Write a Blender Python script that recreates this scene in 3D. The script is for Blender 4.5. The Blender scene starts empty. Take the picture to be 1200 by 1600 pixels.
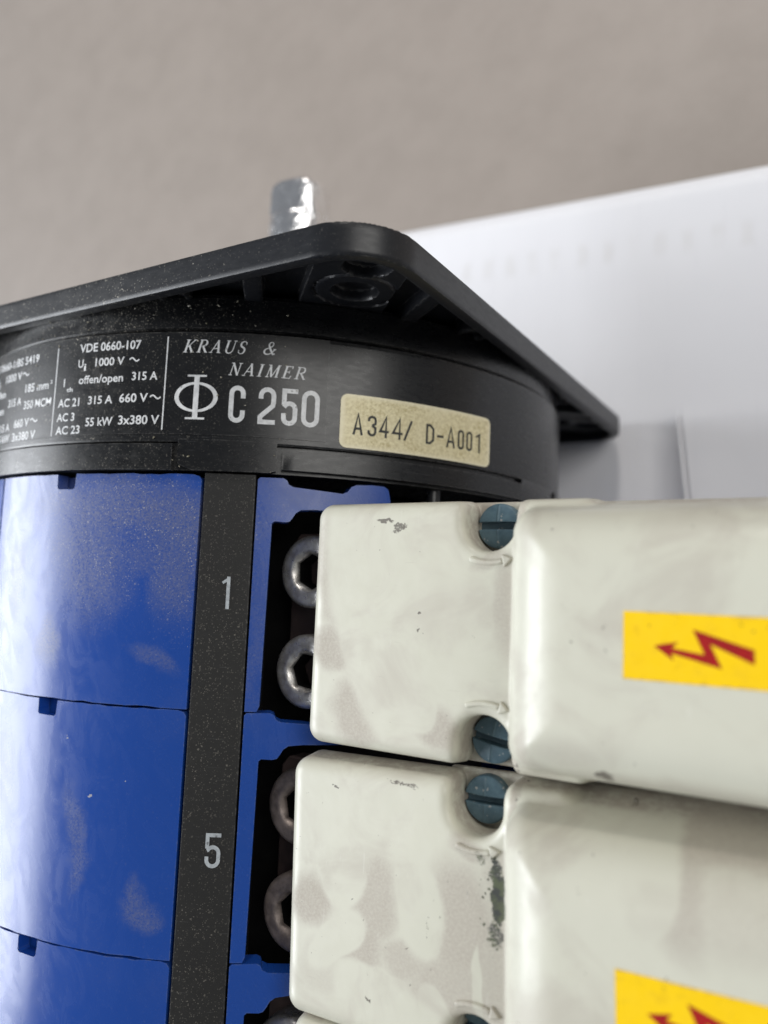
import bpy, bmesh, math, random
import numpy as np
from mathutils import Vector, Matrix, geometry
random.seed(7)
S = bpy.context.scene
C = S.collection
# everything below is written in millimetres: x along the flange edge, y along the shaft, z up from the shaft axis
AX = 78.0                       # height of the shaft axis above the table
def W(p): return Vector((p[0]*.001, p[1]*.001, (p[2]+AX)*.001))

# ---------------------------------------------------------------- camera
yaw, pitch, roll = .5404, .1042, .0418
M = (Matrix.Rotation(yaw, 3, 'Y') @ Matrix.Rotation(pitch, 3, 'X') @ Matrix.Rotation(roll, 3, 'Z'))
cd = bpy.data.cameras.new('camera'); cam = bpy.data.objects.new('camera', cd); C.objects.link(cam)
cam.matrix_world = Matrix.Translation(W((135.580, -20.210, 169.153))) @ M.to_4x4()
cd.sensor_fit = 'VERTICAL'; cd.sensor_height = 36; cd.sensor_width = 27
cd.lens = 36*1204.87/1600
cd.clip_start = .005; cd.clip_end = 30
cd.dof.use_dof = True; cd.dof.focus_distance = .132; cd.dof.aperture_fstop = 11.0
S.camera = cam
# ---------------------------------------------------------------- world, lamps, exposure
w = bpy.data.worlds.new('World'); S.world = w; w.use_nodes = True
bg = w.node_tree.nodes['Background']; bg.inputs[0].default_value = (.88, .93, 1, 1); bg.inputs[1].default_value = .21
def area(name, loc, target, sx, sy, power, col):
    l = bpy.data.lights.new(name, 'AREA'); l.shape = 'RECTANGLE'; l.size = sx; l.size_y = sy; l.energy = power; l.color = col
    o = bpy.data.objects.new(name, l); C.objects.link(o); o.location = loc
    o.rotation_euler = (Vector(target)-Vector(loc)).to_track_quat('-Z', 'Y').to_euler(); return o
area('window_light', (-2.4, -.5, 1.62), (0, -.05, .1), 2.1, 1.6, 122, (.92, .955, 1))
area('room_light', (1.15, .45, .95), (.0, 0, .05), .7, .9, 9, (1, .98, .94))
sp = bpy.data.lights.new('added_table_spot', 'SPOT'); sp.energy = 62; sp.spot_size = math.radians(36); sp.spot_blend = .9; sp.shadow_soft_size = .12; sp.color = (1, .95, .89)  # added source: throws a soft pool on the table, leaving its left darker
so = bpy.data.objects.new('added_table_spot', sp); C.objects.link(so); so.location = (.3, 1.75, 1.0)
so.rotation_euler = (Vector((.04, .52, 0))-so.location).to_track_quat('-Z', 'Y').to_euler()
S.view_settings.view_transform = 'Standard'; S.view_settings.look = 'None'
S.view_settings.exposure = .06; S.view_settings.gamma = 1
S.render.engine = 'CYCLES'
try: S.cycles.use_denoising = True
except Exception: pass

# ---------------------------------------------------------------- node helper
class NT:
    def __init__(s, name):
        s.m = bpy.data.materials.new(name); s.m.use_nodes = True; s.t = s.m.node_tree
        s.b = s.t.nodes['Principled BSDF']
        g = s.t.nodes.new('ShaderNodeNewGeometry')
        a = s.vm('MULTIPLY', g.outputs['Position'], (1000, 1000, 1000)); s.P = s.vm('SUBTRACT', a, (0, 0, AX))
    def put(s, i, v):
        if v is None: return
        if isinstance(v, bpy.types.NodeSocket): s.t.links.new(v, i)
        else:
            if isinstance(v, tuple) and len(v) == 3 and i.type == 'RGBA': v = v+(1,)
            i.default_value = v
    def vm(s, op, a, b=None):
        n = s.t.nodes.new('ShaderNodeVectorMath'); n.operation = op; s.put(n.inputs[0], a); s.put(n.inputs[1], b)
        return n.outputs['Value'] if op in ('LENGTH', 'DISTANCE', 'DOT_PRODUCT') else n.outputs[0]
    def ma(s, op, a, b=None, c=None, clamp=False):
        n = s.t.nodes.new('ShaderNodeMath'); n.operation = op; n.use_clamp = clamp
        s.put(n.inputs[0], a); s.put(n.inputs[1], b); s.put(n.inputs[2], c); return n.outputs[0]
    def noise(s, scale, detail=3, rough=.55, vec=None, dist=0., color=False):
        n = s.t.nodes.new('ShaderNodeTexNoise'); s.put(n.inputs['Vector'], vec if vec is not None else s.P)
        n.inputs['Scale'].default_value = scale; n.inputs['Detail'].default_value = detail; n.inputs['Roughness'].default_value = rough
        n.inputs['Distortion'].default_value = dist
        return n.outputs['Color'] if color else n.outputs[0]
    def ramp(s, v, a, b, lo=0., hi=1.):
        n = s.t.nodes.new('ShaderNodeMapRange'); n.interpolation_type = 'SMOOTHSTEP'; s.put(n.inputs[0], v)
        for k, q in zip((1, 2, 3, 4), (a, b, lo, hi)): s.put(n.inputs[k], q)
        return n.outputs[0]
    def mix(s, f, a, b):
        n = s.t.nodes.new('ShaderNodeMix'); n.data_type = 'RGBA'; s.put(n.inputs[0], f); s.put(n.inputs[6], a); s.put(n.inputs[7], b); return n.outputs[2]
    def sep(s, v):
        n = s.t.nodes.new('ShaderNodeSeparateXYZ'); s.put(n.inputs[0], v); return n.outputs
    def comb(s, x, y, z):
        n = s.t.nodes.new('ShaderNodeCombineXYZ'); s.put(n.inputs[0], x); s.put(n.inputs[1], y); s.put(n.inputs[2], z); return n.outputs[0]
    def specks(s, cell, dens, size, vec=None):
        """small irregular dust grains: one possible grain per voronoi cell"""
        v = vec if vec is not None else s.P
        wob = s.vm('MULTIPLY', s.vm('SUBTRACT', s.noise(2.2/cell, 1, color=True, vec=v), (.5, .5, .5)), (cell*.9,)*3)
        n = s.t.nodes.new('ShaderNodeTexVoronoi'); s.put(n.inputs['Vector'], s.vm('ADD', v, wob)); n.inputs['Scale'].default_value = 1/cell
        c = s.sep(n.outputs['Color'])
        d = s.ma('LESS_THAN', n.outputs['Distance'], s.ma('MULTIPLY', c[1], size))
        return s.ma('MULTIPLY', d, s.ma('GREATER_THAN', s.ma('ADD', c[0], dens), 1.0))
    def warp(s, amp, scale):
        return s.vm('ADD', s.P, s.vm('MULTIPLY', s.vm('SUBTRACT', s.noise(scale, 3, color=True), (.5, .5, .5)), (amp,)*3))
    def blobs(s, items, vec, soft=(1.2, .7)):
        out = None
        for x, y, rx, ry, rot, st in items:
            n = s.t.nodes.new('ShaderNodeMapping'); n.vector_type = 'TEXTURE'; s.put(n.inputs[0], vec)
            n.inputs['Location'].default_value = (x, y, 0); n.inputs['Rotation'].default_value = (0, 0, math.radians(rot)); n.inputs['Scale'].default_value = (rx, ry, 400)
            r = s.ramp(s.vm('LENGTH', n.outputs[0]), soft[0], soft[1], 0., st)
            out = r if out is None else s.ma('MAXIMUM', out, r)
        return out
    def cylco(s):
        """azimuth in mm of arc, y"""
        x, y, z = s.sep(s.P)
        a = s.ma('MULTIPLY', s.ma('ARCTAN2', x, z), 76.)
        return a, y
    def worn(s, radius):
        """rubbed and chipped edges"""
        b = s.t.nodes.new('ShaderNodeBevel'); b.samples = 4; b.inputs['Radius'].default_value = radius*.001
        g = s.t.nodes.new('ShaderNodeNewGeometry')
        e = s.ramp(s.vm('DOT_PRODUCT', b.outputs[0], g.outputs['Normal']), .995, .93)
        return s.ma('MULTIPLY', e, s.ramp(s.noise(.9, 5, .75), .42, .62))
    def bump(s, h, dist, strength=1.):
        n = s.t.nodes.new('ShaderNodeBump'); n.inputs['Distance'].default_value = dist*.001; n.inputs['Strength'].default_value = strength
        s.put(n.inputs['Height'], h); s.t.links.new(n.outputs[0], s.b.inputs['Normal'])
    def out(s, col, rough, metal=0., spec=None):
        s.put(s.b.inputs['Base Color'], col); s.put(s.b.inputs['Roughness'], rough); s.put(s.b.inputs['Metallic'], metal)
        if spec is not None: s.put(s.b.inputs['Specular IOR Level'], spec)
        return s.m

MAT = {}
def black_plastic(name, base, r0, r1, dens, film, scr=1., edge=12., even=0.):
    n = NT(name)
    a, y = n.cylco()
    big = n.ramp(n.noise(.05, 4, .6), .38, .62)
    clump = n.ramp(n.noise(.4, 3), .42, .62)
    d1 = n.specks(.30, dens, .40); d2 = n.specks(.62, dens*.6, .30); d3 = n.specks(2.2, dens*.40, .11)
    fib = n.specks(1.3, dens*.5, .13, vec=n.vm('ADD', n.vm('MULTIPLY', n.P, (.5, 1.5, .8)), n.vm('MULTIPLY', n.noise(.9, 1, color=True), (1.5, 1.5, 1.5))))
    left = n.ma('MAXIMUM', n.ramp(a, 62, edge), even)          # dust settled on the side that lay up in store
    up = n.ma('MAXIMUM', n.ramp(y, 9, 30), .45)
    m = n.ma('MAXIMUM', n.ma('MULTIPLY', d1, .55), n.ma('MAXIMUM', n.ma('MULTIPLY', d2, .6), n.ma('MAXIMUM', n.ma('MULTIPLY', d3, .8), n.ma('MULTIPLY', fib, .85))))
    m = n.ma('MULTIPLY', m, n.ma('ADD', n.ma('MULTIPLY', n.ma('MULTIPLY', left, up), .95), .07), clamp=True)
    m = n.ma('MULTIPLY', m, n.ma('ADD', n.ma('ADD', n.ma('MULTIPLY', big, .55), n.ma('MULTIPLY', clump, .35)), .42), clamp=True)
    f = n.ma('MULTIPLY', n.ma('MULTIPLY', n.ma('ADD', n.ma('MULTIPLY', n.ma('POWER', left, 2.2), 1.), .03), film), n.ma('MULTIPLY', n.ramp(n.noise(.5, 6, .75), .35, .75), n.ma('ADD', big, .2)))
    col = n.mix(f, base, (.20, .195, .18)); col = n.mix(m, col, (.44, .41, .35)); col = n.mix(n.ma('MULTIPLY', n.worn(.35), .55), col, (.16, .155, .15))
    hair = n.ramp(n.noise(1., 2, .5, vec=n.vm('ADD', n.vm('MULTIPLY', n.P, (.12, 5., .12)), n.vm('MULTIPLY', n.noise(.06, 1, color=True), (5, 5, 5)))), .70, .76)
    col = n.mix(n.ma('MULTIPLY', hair, .22), col, (.15, .15, .155))
    sc = n.noise(.9, 4, .6, vec=n.vm('MULTIPLY', n.P, (.5, 1.5, .5)))
    r = n.ma('ADD', n.ramp(sc, .3, .75, r0, r1), n.ma('MULTIPLY', f, .5), clamp=True)
    n.bump(n.ma('ADD', n.ma('MULTIPLY', n.noise(.35, 3), .3*scr), n.ma('MULTIPLY', m, .5)), .05, .3)
    return n.out(col, r, 0., .46)
MAT['flange'] = black_plastic('black_flange_plastic', (.009, .0098, .0125), .34, .42, .30, .10)
MAT['housing'] = black_plastic('black_housing_plastic', (.005, .0054, .0066), .26, .33, .6, .16)
MAT['strip'] = black_plastic('matt_black_strip', (.0125, .012, .0115), .62, .68, .60, .05, .4, 30., .42)
MAT['plate'] = black_plastic('rating_plate_black', (.0052, .0056, .0068), .28, .34, .6, .14)

def blue():
    n = NT('blue_moulded_plastic'); a, y = n.cylco()
    v = n.comb(a, y, 0.)
    wv = n.vm('ADD', v, n.vm('MULTIPLY', n.vm('SUBTRACT', n.noise(.09, 3, color=True, vec=v), (.5, .5, .5)), (11, 11, 0)))
    grain = n.ramp(n.noise(2.4, 4, .8), .30, .66)
    # dust left where no hand has wiped: the upper part of the first section and a few islands
    dust = n.blobs([(24, -7, 26, 6.5, -4, 1), (33, -14, 5, 12, 0, .8), (14, -14, 10, 13, 14, .9), (27, -14.5, 9, 3.4, 24, .6), (30, -34, 5, 1.8, -20, .55), (6, -32, 3.4, 4.2, 0, .9), (30.5, -76.6, 4.0, 2.6, 0, .7), (30.3, -74, 2.0, 3.0, 0, .6),
                    (16.5, -66, 2.2, 9, 6, .6), (-4, -58, 4, 9, 10, .7), (-6, -20, 3, 10, 0, .8), (52, -4, 14, 3, 0, .35), (48, -25, 2.5, 18, 0, .35)], wv, (1.5, .35))
    spk = n.ma('MULTIPLY', n.blobs([(24, -7, 27, 8, -4, 1), (33, -14, 5, 14, 0, .9), (16, -15, 11, 12, 14, .85)], wv, (1.5, .3)), n.ramp(n.noise(.28, 3), .34, .62, .25, 1.))
    film = n.ma('MULTIPLY', n.ma('MAXIMUM', dust, n.ma('MULTIPLY', n.ramp(n.noise(.06, 3, .5, vec=wv), .5, .75), .10)), n.ma('ADD', n.ma('MULTIPLY', grain, .75), .15))
    d = n.ma('MAXIMUM', n.ma('MULTIPLY', n.specks(.32, .62, .38), .6), n.ma('MAXIMUM', n.ma('MULTIPLY', n.specks(.7, .40, .26), .75), n.specks(1.2, .45, .12, vec=n.vm('MULTIPLY', n.P, (.6, 1.6, 1.)))))
    d = n.ma('MULTIPLY', d, n.ma('ADD', n.ma('MULTIPLY', n.ma('MAXIMUM', spk, n.ma('MULTIPLY', dust, .22)), .95), .04), clamp=True)
    d = n.ma('MAXIMUM', d, n.ma('MULTIPLY', n.specks(3.2, .20, .085), .75))
    hue = n.noise(.03, 3, vec=v)
    base = n.mix(hue, (.009, .058, .31), (.012, .068, .35))
    col = n.mix(n.ma('MULTIPLY', film, .62), base, (.23, .225, .235)); col = n.mix(d, col, (.52, .50, .48)); col = n.mix(n.ma('MULTIPLY', n.worn(.35), .6), col, (.13, .17, .28))
    # greasy wiped swirls show in the gloss
    sw = n.noise(.16, 6, .62, vec=n.comb(n.ma('ADD', n.ma('MULTIPLY', a, .9), n.ma('MULTIPLY', y, .35)), n.ma('SUBTRACT', n.ma('MULTIPLY', y, .35), n.ma('MULTIPLY', a, .3)), 0.), dist=2.6)
    r = n.ma('ADD', n.ramp(sw, .34, .66, .21, .30), n.ma('MULTIPLY', film, .14), clamp=True)
    n.bump(n.ma('ADD', n.noise(.18, 3), n.ma('MULTIPLY', n.noise(3., 2), .03)), .035, .2)
    return n.out(col, r)
MAT['blue'] = blue()

def cream():
    n = NT('cream_moulded_plastic'); n.P = n.vm('SUBTRACT', n.P, (5.6, -.9, 5.3))
    wp = n.warp(5., .12); wp2 = n.warp(1.6, .8); wp3 = n.warp(2.2, .16)
    # grime films with the clear arcs that wiping fingers left in them
    g1 = n.blobs([(53.2, -13, 3.0, 8, 6, .75), (56, -21, 4.5, 5.5, 12, .7), (55.6, -28.7, 5.5, 4.0, 0, 1), (60, -38.6, 5.0, 5.6, 20, 1), (64.4, -42.0, 5.5, 1.5, -8, .9)], wp, (1.3, .6))
    g1 = n.ma('MULTIPLY', g1, n.ramp(n.blobs([(90, -8, 37, 48, 0, 1)], wp3, (1.05, .95)), 1, 0))
    g2 = n.blobs([(53.5, -70, 5.0, 4.6, 0, 1), (66, -67.5, 4.4, 6.4, 0, .95), (63, -74.5, 5.4, 4.6, 35, 1), (71.2, -74.6, 4.4, 3.4, 0, .85), (80.6, -67.5, 5.6, 9.5, 0, 1), (79, -77.5, 7.5, 5.4, 0, .9), (86, -72, 3.2, 12, 0, .85), (56, -80, 4, 4, 30, .45)], wp, (1.3, .6))
    g2 = n.ma('MULTIPLY', g2, n.ramp(n.blobs([(58.6, -75.4, 7.2, 3.0, 42, 1), (73.6, -67, 4.4, 7.4, 8, 1), (59.6, -65.6, 4.3, 5.0, -14, 1), (66.5, -81.5, 8.5, 4.6, -12, 1), (83.4, -75, .8, 5.5, 4, .8), (76.8, -82, 3, 5, 20, .8)], wp3, (1.16, .78)), 1, 0))
    g3 = n.blobs([(75.2, -40.2, 3.6, 3.6, 20, 1), (86.6, -21, 2.4, 8, 0, .8), (84.0, -22.8, 2.4, 2.6, 0, .45), (83.5, -13.8, 3.4, 1.4, 20, .7), (81.7, -56.4, 3.4, 1.9, -20, .85), (86.3, -60, 2.6, 5, 0, .7),
                  (117.5, -47.6, 12, 2.6, 3, 1), (113.2, -52.6, 3.4, 6.4, 12, .9), (120, -54, 7, 5, 0, .5), (100, -38.8, 5, 2.2, 0, .4), (111, -42.5, 12, 2.4, 0, .6), (92.6, -39, 1.4, 3.2, 0, .8), (93.5, -10, 1.5, 4, 0, .4)], wp, (1.4, .5))
    g3 = n.ma('MULTIPLY', g3, n.ramp(n.blobs([(72.2, -37.4, 3.6, 4.0, 30, 1), (117, -43.9, 8, 1.9, -8, 1), (108.5, -52, 4.6, 7, 0, 1)], wp3, (1.15, .75)), 1, 0))
    m = n.ma('MAXIMUM', g1, n.ma('MAXIMUM', g2, g3))
    m = n.ma('MULTIPLY', m, n.ramp(n.noise(2.2, 5, .8), .28, .66, .55, 1.))
    soft = n.ma('MULTIPLY', n.ramp(n.noise(.075, 4, .6, dist=.8), .44, .70), .5)
    side = n.ma('MULTIPLY', n.ramp(n.sep(n.P)[2], 54.1, 51.5), 1.)           # grime that stays on the moulded flanks
    crease = n.ma('MULTIPLY', n.ma('MULTIPLY', n.ramp(n.ma('ABSOLUTE', n.ma('SUBTRACT', n.sep(wp2)[0], 88.2)), 1.3, .2), n.ramp(n.sep(n.P)[2], 57, 55.3)), .8)
    m = n.ma('MAXIMUM', n.ma('MAXIMUM', m, soft), n.ma('MAXIMUM', crease, n.ma('MULTIPLY', side, n.ramp(n.noise(.35, 5, .7), .30, .62))))
    col = n.mix(n.noise(.05, 2), (.585, .575, .475), (.62, .608, .51))
    col = n.mix(n.ma('MULTIPLY', m, .70), col, (.345, .29, .245))
    spk = n.ma('MULTIPLY', n.ma('MAXIMUM', n.specks(1.1, .16, .12), n.specks(3.6, .22, .07)), .75)
    cs = n.ma('MULTIPLY', n.specks(.7, .5, .5), n.ma('MULTIPLY', n.ramp(n.ma('ABSOLUTE', n.ma('SUBTRACT', n.sep(wp2)[0], 88.3)), .9, .1), n.ramp(n.sep(n.P)[2], 57, 55.5)))
    col = n.mix(n.ma('MAXIMUM', spk, cs), col, (.10, .085, .07))
    hair = n.ramp(n.noise(1., 2, .5, vec=n.vm('ADD', n.vm('MULTIPLY', n.P, (3.2, .10, .3)), n.vm('MULTIPLY', n.noise(.05, 1, color=True), (9, 9, 9)))), .70, .78)
    col = n.mix(n.ma('MULTIPLY', hair, .22), col, (.80, .79, .74))
    hair2 = n.ramp(n.noise(1., 2, .5, vec=n.vm('ADD', n.vm('MULTIPLY', n.P, (.14, 4.2, .3)), n.vm('MULTIPLY', n.noise(.045, 1, color=True), (9, 9, 9)))), .73, .79)
    col = n.mix(n.ma('MULTIPLY', hair2, .25), col, (.30, .27, .23))
    # dark rubbed marks and the green stain
    mk = n.blobs([(65.0, -7.4, 3.0, .55, -2, 1), (67.4, -8.6, 2.6, 1.4, 15, .9), (71.8, -22.2, .36, .36, 0, 2.), (71.6, -24.9, .3, .16, 60, 1.6), (70, -49.0, 6, .7, -6, .8), (57.2, -51.4, 1.4, .4, -10, .9),
                  (103.5, -41.2, 1.5, .9, 0, 1.4), (104.3, -43, 1.6, .8, 30, .7), (104.6, -46.8, 1.0, .5, 0, .8), (75, -69.5, .3, 4.6, 0, .7), (65, -82.2, 1.1, .4, -25, .9), (68.5, -79.6, 2.0, .3, 0, .6)], wp2, (1.4, .2))
    mk = n.ma('GREATER_THAN', n.ma('MULTIPLY', mk, n.ma('ADD', n.noise(2.4, 4, .75), .12)), .47)
    col = n.mix(n.ma('MULTIPLY', mk, .8), col, (.075, .06, .05))
    ms = n.blobs([(85.7, -58.6, 1.5, 3.0, 0, .95), (86.3, -62.5, 1.5, 5.0, 4, 1.2), (86.0, -67.5, 2.2, 3.4, 0, .85), (83.2, -57.4, 1.3, 2.0, 30, .8)], wp2, (1.5, .3))
    ms = n.ramp(n.ma('MULTIPLY', ms, n.ma('ADD', n.noise(2.6, 6, .9), .12)), .46, .54)
    sp2 = n.blobs([(85.6, -63.5, 3.6, 8.5, 0, 1.)], wp2, (1.1, .2))
    ms = n.ma('MAXIMUM', ms, n.ma('MULTIPLY', n.specks(.62, .62, .42), n.ma('GREATER_THAN', n.ma('MULTIPLY', sp2, n.ma('ADD', n.noise(.9, 3), .3)), .42)))
    col = n.mix(n.ma('MULTIPLY', ms, .96), col, n.mix(n.ramp(n.noise(.6, 3), .4, .6), (.016, .020, .017), (.06, .075, .03)))
    r = n.ma('ADD', n.ramp(n.noise(.3, 4), .3, .7, .30, .40), n.ma('MULTIPLY', m, .3), clamp=True)
    n.bump(n.ma('ADD', n.noise(.12, 3), n.ma('MULTIPLY', n.noise(1.2, 4), .12)), .22, .30)
    return n.out(col, r)
MAT['cream'] = cream()

def simple(name, c0, c1, scale, r0, r1, metal=0., speck=0., bump=.0, dust=(.5, .48, .45)):
    n = NT(name); col = n.mix(n.ramp(n.noise(scale, 4, .6), .35, .65), c0, c1)
    if speck: col = n.mix(n.ma('MULTIPLY', n.specks(.6, speck, .4), .6), col, dust)
    if bump: n.bump(n.noise(scale*2.5, 4), bump, .5)
    return n.out(col, n.ramp(n.noise(scale*1.7, 3), .3, .7, r0, r1), metal)
MAT['screw'] = simple('blue_grey_screw_plastic', (.075, .135, .175), (.10, .17, .21), .7, .40, .55, speck=.22, bump=.05)
MAT['bolt'] = simple('dull_zinc_plating', (.62, .61, .595), (.42, .40, .38), .6, .26, .42, metal=.75, bump=.12)
MAT['bolt_shaded'] = simple('shaded_bolt_plating', (.30, .25, .225), (.18, .15, .14), .5, .36, .55, metal=.5, bump=.12)  # second section's bolts: the pocket's shade put into a darker, browner colour
MAT['bar'] = simple('tarnished_copper_bar', (.085, .06, .056), (.055, .04, .04), .2, .5, .65, metal=.3)
MAT['core'] = simple('dark_interior_plastic', (.002, .002, .0025), (.003, .003, .003), .3, .8, .9)
MAT['core'].node_tree.nodes['Principled BSDF'].inputs['Specular IOR Level'].default_value = .12
MAT['white_ink'] = simple('white_print', (.78, .79, .80), (.62, .63, .64), .9, .35, .42, speck=.12, dust=(.12, .12, .12))
MAT['grey_ink'] = simple('pale_grey_paint', (.48, .52, .55), (.36, .39, .42), 1.2, .5, .7, speck=.2, dust=(.05, .05, .05))
MAT['black_ink'] = simple('black_stamp_ink', (.022, .024, .022), (.05, .05, .045), 1.6, .5, .7)
def labelm():
    n = NT('yellow_label_film')
    col = n.mix(n.noise(.12, 3), (.88, .55, .002), (.94, .62, .003))
    col = n.mix(n.ma('MULTIPLY', n.ramp(n.noise(.45, 5, .7), .52, .72), .35), col, (.62, .36, .01))
    col = n.mix(n.ma('MULTIPLY', n.worn(.5), .9), col, (.40, .25, .05))
    col = n.mix(n.ma('MULTIPLY', n.ma('MAXIMUM', n.specks(1.6, .10, .16), n.specks(.6, .06, .3)), .7), col, (.16, .10, .02))
    n.bump(n.noise(.4, 3), .03, .3)
    return n.out(col, n.ramp(n.noise(.6, 3), .3, .7, .42, .55), 0., .3)
MAT['yellow'] = labelm()
MAT['red'] = simple('red_print', (.37, .010, .009), (.30, .010, .010), .8, .45, .55, speck=.10, dust=(.55, .25, .02))
MAT['red'].node_tree.nodes['Principled BSDF'].inputs['Specular IOR Level'].default_value = .25
def shaftm():
    n = NT('bright_crinkled_steel')
    n.bump(n.noise(.24, 3, .5, vec=n.vm('MULTIPLY', n.P, (1.1, .5, 1.1)), dist=1.), 1.6, .5)
    return n.out((.93, .93, .94), n.ramp(n.noise(.5, 3), .3, .7, .14, .28), 1.)
MAT['shaft'] = shaftm()
def gold():
    n = NT('aged_gold_foil_sticker'); a, y = n.cylco()
    edge = n.ma('MAXIMUM', n.ramp(n.ma('ABSOLUTE', n.ma('SUBTRACT', a, 79.0)), 15.9, 17.3), n.ramp(n.ma('ABSOLUTE', n.ma('SUBTRACT', y, 11.5)), 4.1, 5.0))
    g = n.ramp(n.noise(1.5, 5, .75), .35, .65)
    col = n.mix(g, (.52, .44, .23), (.80, .73, .48))
    col = n.mix(n.ramp(n.noise(.12, 3), .4, .62), col, n.mix(.5, col, (.76, .69, .46)))
    col = n.mix(n.ma('MULTIPLY', edge, .65), col, (.84, .78, .58))
    return n.out(col, .45, .1)
MAT['gold'] = gold()
def tablem():
    n = NT('taupe_table_top')
    c = n.mix(n.noise(.006, 3), (.285, .245, .215), (.325, .285, .255))
    c = n.mix(n.ramp(n.noise(.05, 5, .7), .3, .75, 0., .35), c, (.22, .19, .165))
    n.bump(n.noise(.25, 4), .25, .2)
    return n.out(c, .55)
MAT['table'] = tablem()
def paperm():
    n = NT('white_paper'); x, y, z = n.sep(n.P)
    c = n.mix(n.noise(.02, 3), (.70, .70, .73), (.76, .76, .785))
    # row of faint punched-edge impressions and ruled show-through
    u = n.ma('ADD', x, n.ma('MULTIPLY', n.noise(.11, 1), 4.)); y = n.ma('ADD', y, n.ma('MULTIPLY', x, .044))
    fr = n.ma('ABSOLUTE', n.ma('SUBTRACT', n.ma('FRACT', n.ma('DIVIDE', u, 8.47)), .5))
    t = n.ma('MULTIPLY', n.ramp(fr, .30, .12), n.ramp(n.ma('ABSOLUTE', n.ma('SUBTRACT', y, 97.8)), 5.8, 1.6))
    t = n.ma('MULTIPLY', t, n.ramp(n.noise(.06, 2), .3, .62, .15, .9))
    c = n.mix(n.ma('MULTIPLY', t, .26), c, (.52, .50, .47))
    ln = n.ramp(n.ma('ABSOLUTE', n.ma('SUBTRACT', n.ma('FRACT', n.ma('DIVIDE', x, 8.47)), .5)), .08, .02)
    c = n.mix(n.ma('MULTIPLY', n.ma('MULTIPLY', ln, n.ramp(n.noise(.05, 2), .4, .7)), .12), c, (.6, .6, .64))
    n.bump(n.noise(.035, 3), 1.2, .35)
    return n.out(c, .75)
MAT['paper'] = paperm()

# ---------------------------------------------------------------- mesh helpers (mm in, m out)
def link(name, me, mat, parent=None, angle=35, bevel=0., seg=2):
    o = bpy.data.objects.new(name, me); C.objects.link(o)
    for m_ in (mat if isinstance(mat, list) else [mat]): me.materials.append(m_)
    if me.polygons:
        me.polygons.foreach_set('use_smooth', [True]*len(me.polygons))
        if angle: me.set_sharp_from_angle(angle=math.radians(angle))
    if bevel:
        b = o.modifiers.new('bevel', 'BEVEL'); b.width = bevel*.001; b.segments = seg; b.limit_method = 'ANGLE'; b.angle_limit = math.radians(40)
    if parent: o.parent = parent
    return o
def from_bm(bm):
    for v in bm.verts: v.co = W(v.co)
    bmesh.ops.recalc_face_normals(bm, faces=bm.faces)
    me = bpy.data.meshes.new('m'); bm.to_mesh(me); bm.free(); return me
def add_poly(bm, pts2):
    """concave polygon as triangles in the xy plane"""
    vs = [bm.verts.new((p[0], p[1], 0)) for p in pts2]
    fs = []
    for t in geometry.tessellate_polygon([[Vector((p[0], p[1], 0)) for p in pts2]]):
        try: fs.append(bm.faces.new([vs[i] for i in t]))
        except ValueError: pass
    return fs
def wrap(bm_out, polys, r_in, r_out, step=2.0, fn=None):
    """polygons in (azimuth in degrees, y mm) bent round the shaft axis between two radii"""
    bm = bmesh.new()
    for p in polys: add_poly(bm, p)
    a0 = min(v.co.x for v in bm.verts); a1 = max(v.co.x for v in bm.verts)
    k = math.ceil(a0/step)*step
    while k < a1:
        bmesh.ops.bisect_plane(bm, geom=bm.verts[:]+bm.edges[:]+bm.faces[:], dist=1e-5, plane_co=(k, 0, 0), plane_no=(1, 0, 0)); k += step
    bmesh.ops.dissolve_degenerate(bm, dist=1e-5, edges=bm.edges[:])
    if r_in is not None:
        for v in bm.verts: v.co.z = 1.
        r = bmesh.ops.extrude_face_region(bm, geom=bm.faces[:])
        for e in r['geom']:
            if isinstance(e, bmesh.types.BMVert): e.co.z = 0.
    else:
        for v in bm.verts: v.co.z = 1.
    for v in bm.verts:
        ri = r_out if r_in is None else r_in
        rr = ri+(r_out-ri)*v.co.z; a = math.radians(v.co.x)
        v.co = (rr*math.sin(a), v.co.y, rr*math.cos(a))
    merge(bm_out, bm)
LAYER = [0]
def lift(src):
    """each stroke of a printed letter lies a few microns above the one before"""
    LAYER[0] = (LAYER[0]+1) % 12
    for v in src.verts: v.co.z += LAYER[0]*.004
    return src
def merge(dst, src, mi=None):
    mp = {}
    for v in src.verts: mp[v] = dst.verts.new(v.co)
    for f in src.faces:
        try:
            g = dst.faces.new([mp[v] for v in f.verts]); g.material_index = f.material_index if mi is None else mi
        except ValueError: pass
    src.free()
def box(bm, x0, x1, y0, y1, z0, z1):
    r = bmesh.ops.create_cube(bm, size=1)
    for v in r['verts']:
        v.co = ((x0+x1)/2+v.co.x*(x1-x0), (y0+y1)/2+v.co.y*(y1-y0), (z0+z1)/2+v.co.z*(z1-z0))
def lathe(prof, a0=0, a1=360, n=240):
    """profile of (radius, y) turned round the shaft axis"""
    bm = bmesh.new(); full = abs(a1-a0-360) < 1e-6
    rings = []
    for i in range(n if full else n+1):
        a = math.radians(a0+(a1-a0)*i/n)
        rings.append([bm.verts.new((r*math.sin(a), y, r*math.cos(a))) for r, y in prof])
    for i in range(n):
        A, B = rings[i], rings[(i+1) % len(rings)]
        for j in range(len(prof)-1): bm.faces.new((A[j], B[j], B[j+1], A[j+1]))
    return bm
def extrude_xy(pts, z0, z1):
    bm = bmesh.new(); add_poly(bm, pts)
    for v in bm.verts: v.co.z = z1
    r = bmesh.ops.extrude_face_region(bm, geom=bm.faces[:])
    for e in r['geom']:
        if isinstance(e, bmesh.types.BMVert): e.co.z = z0
    return bm
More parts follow.
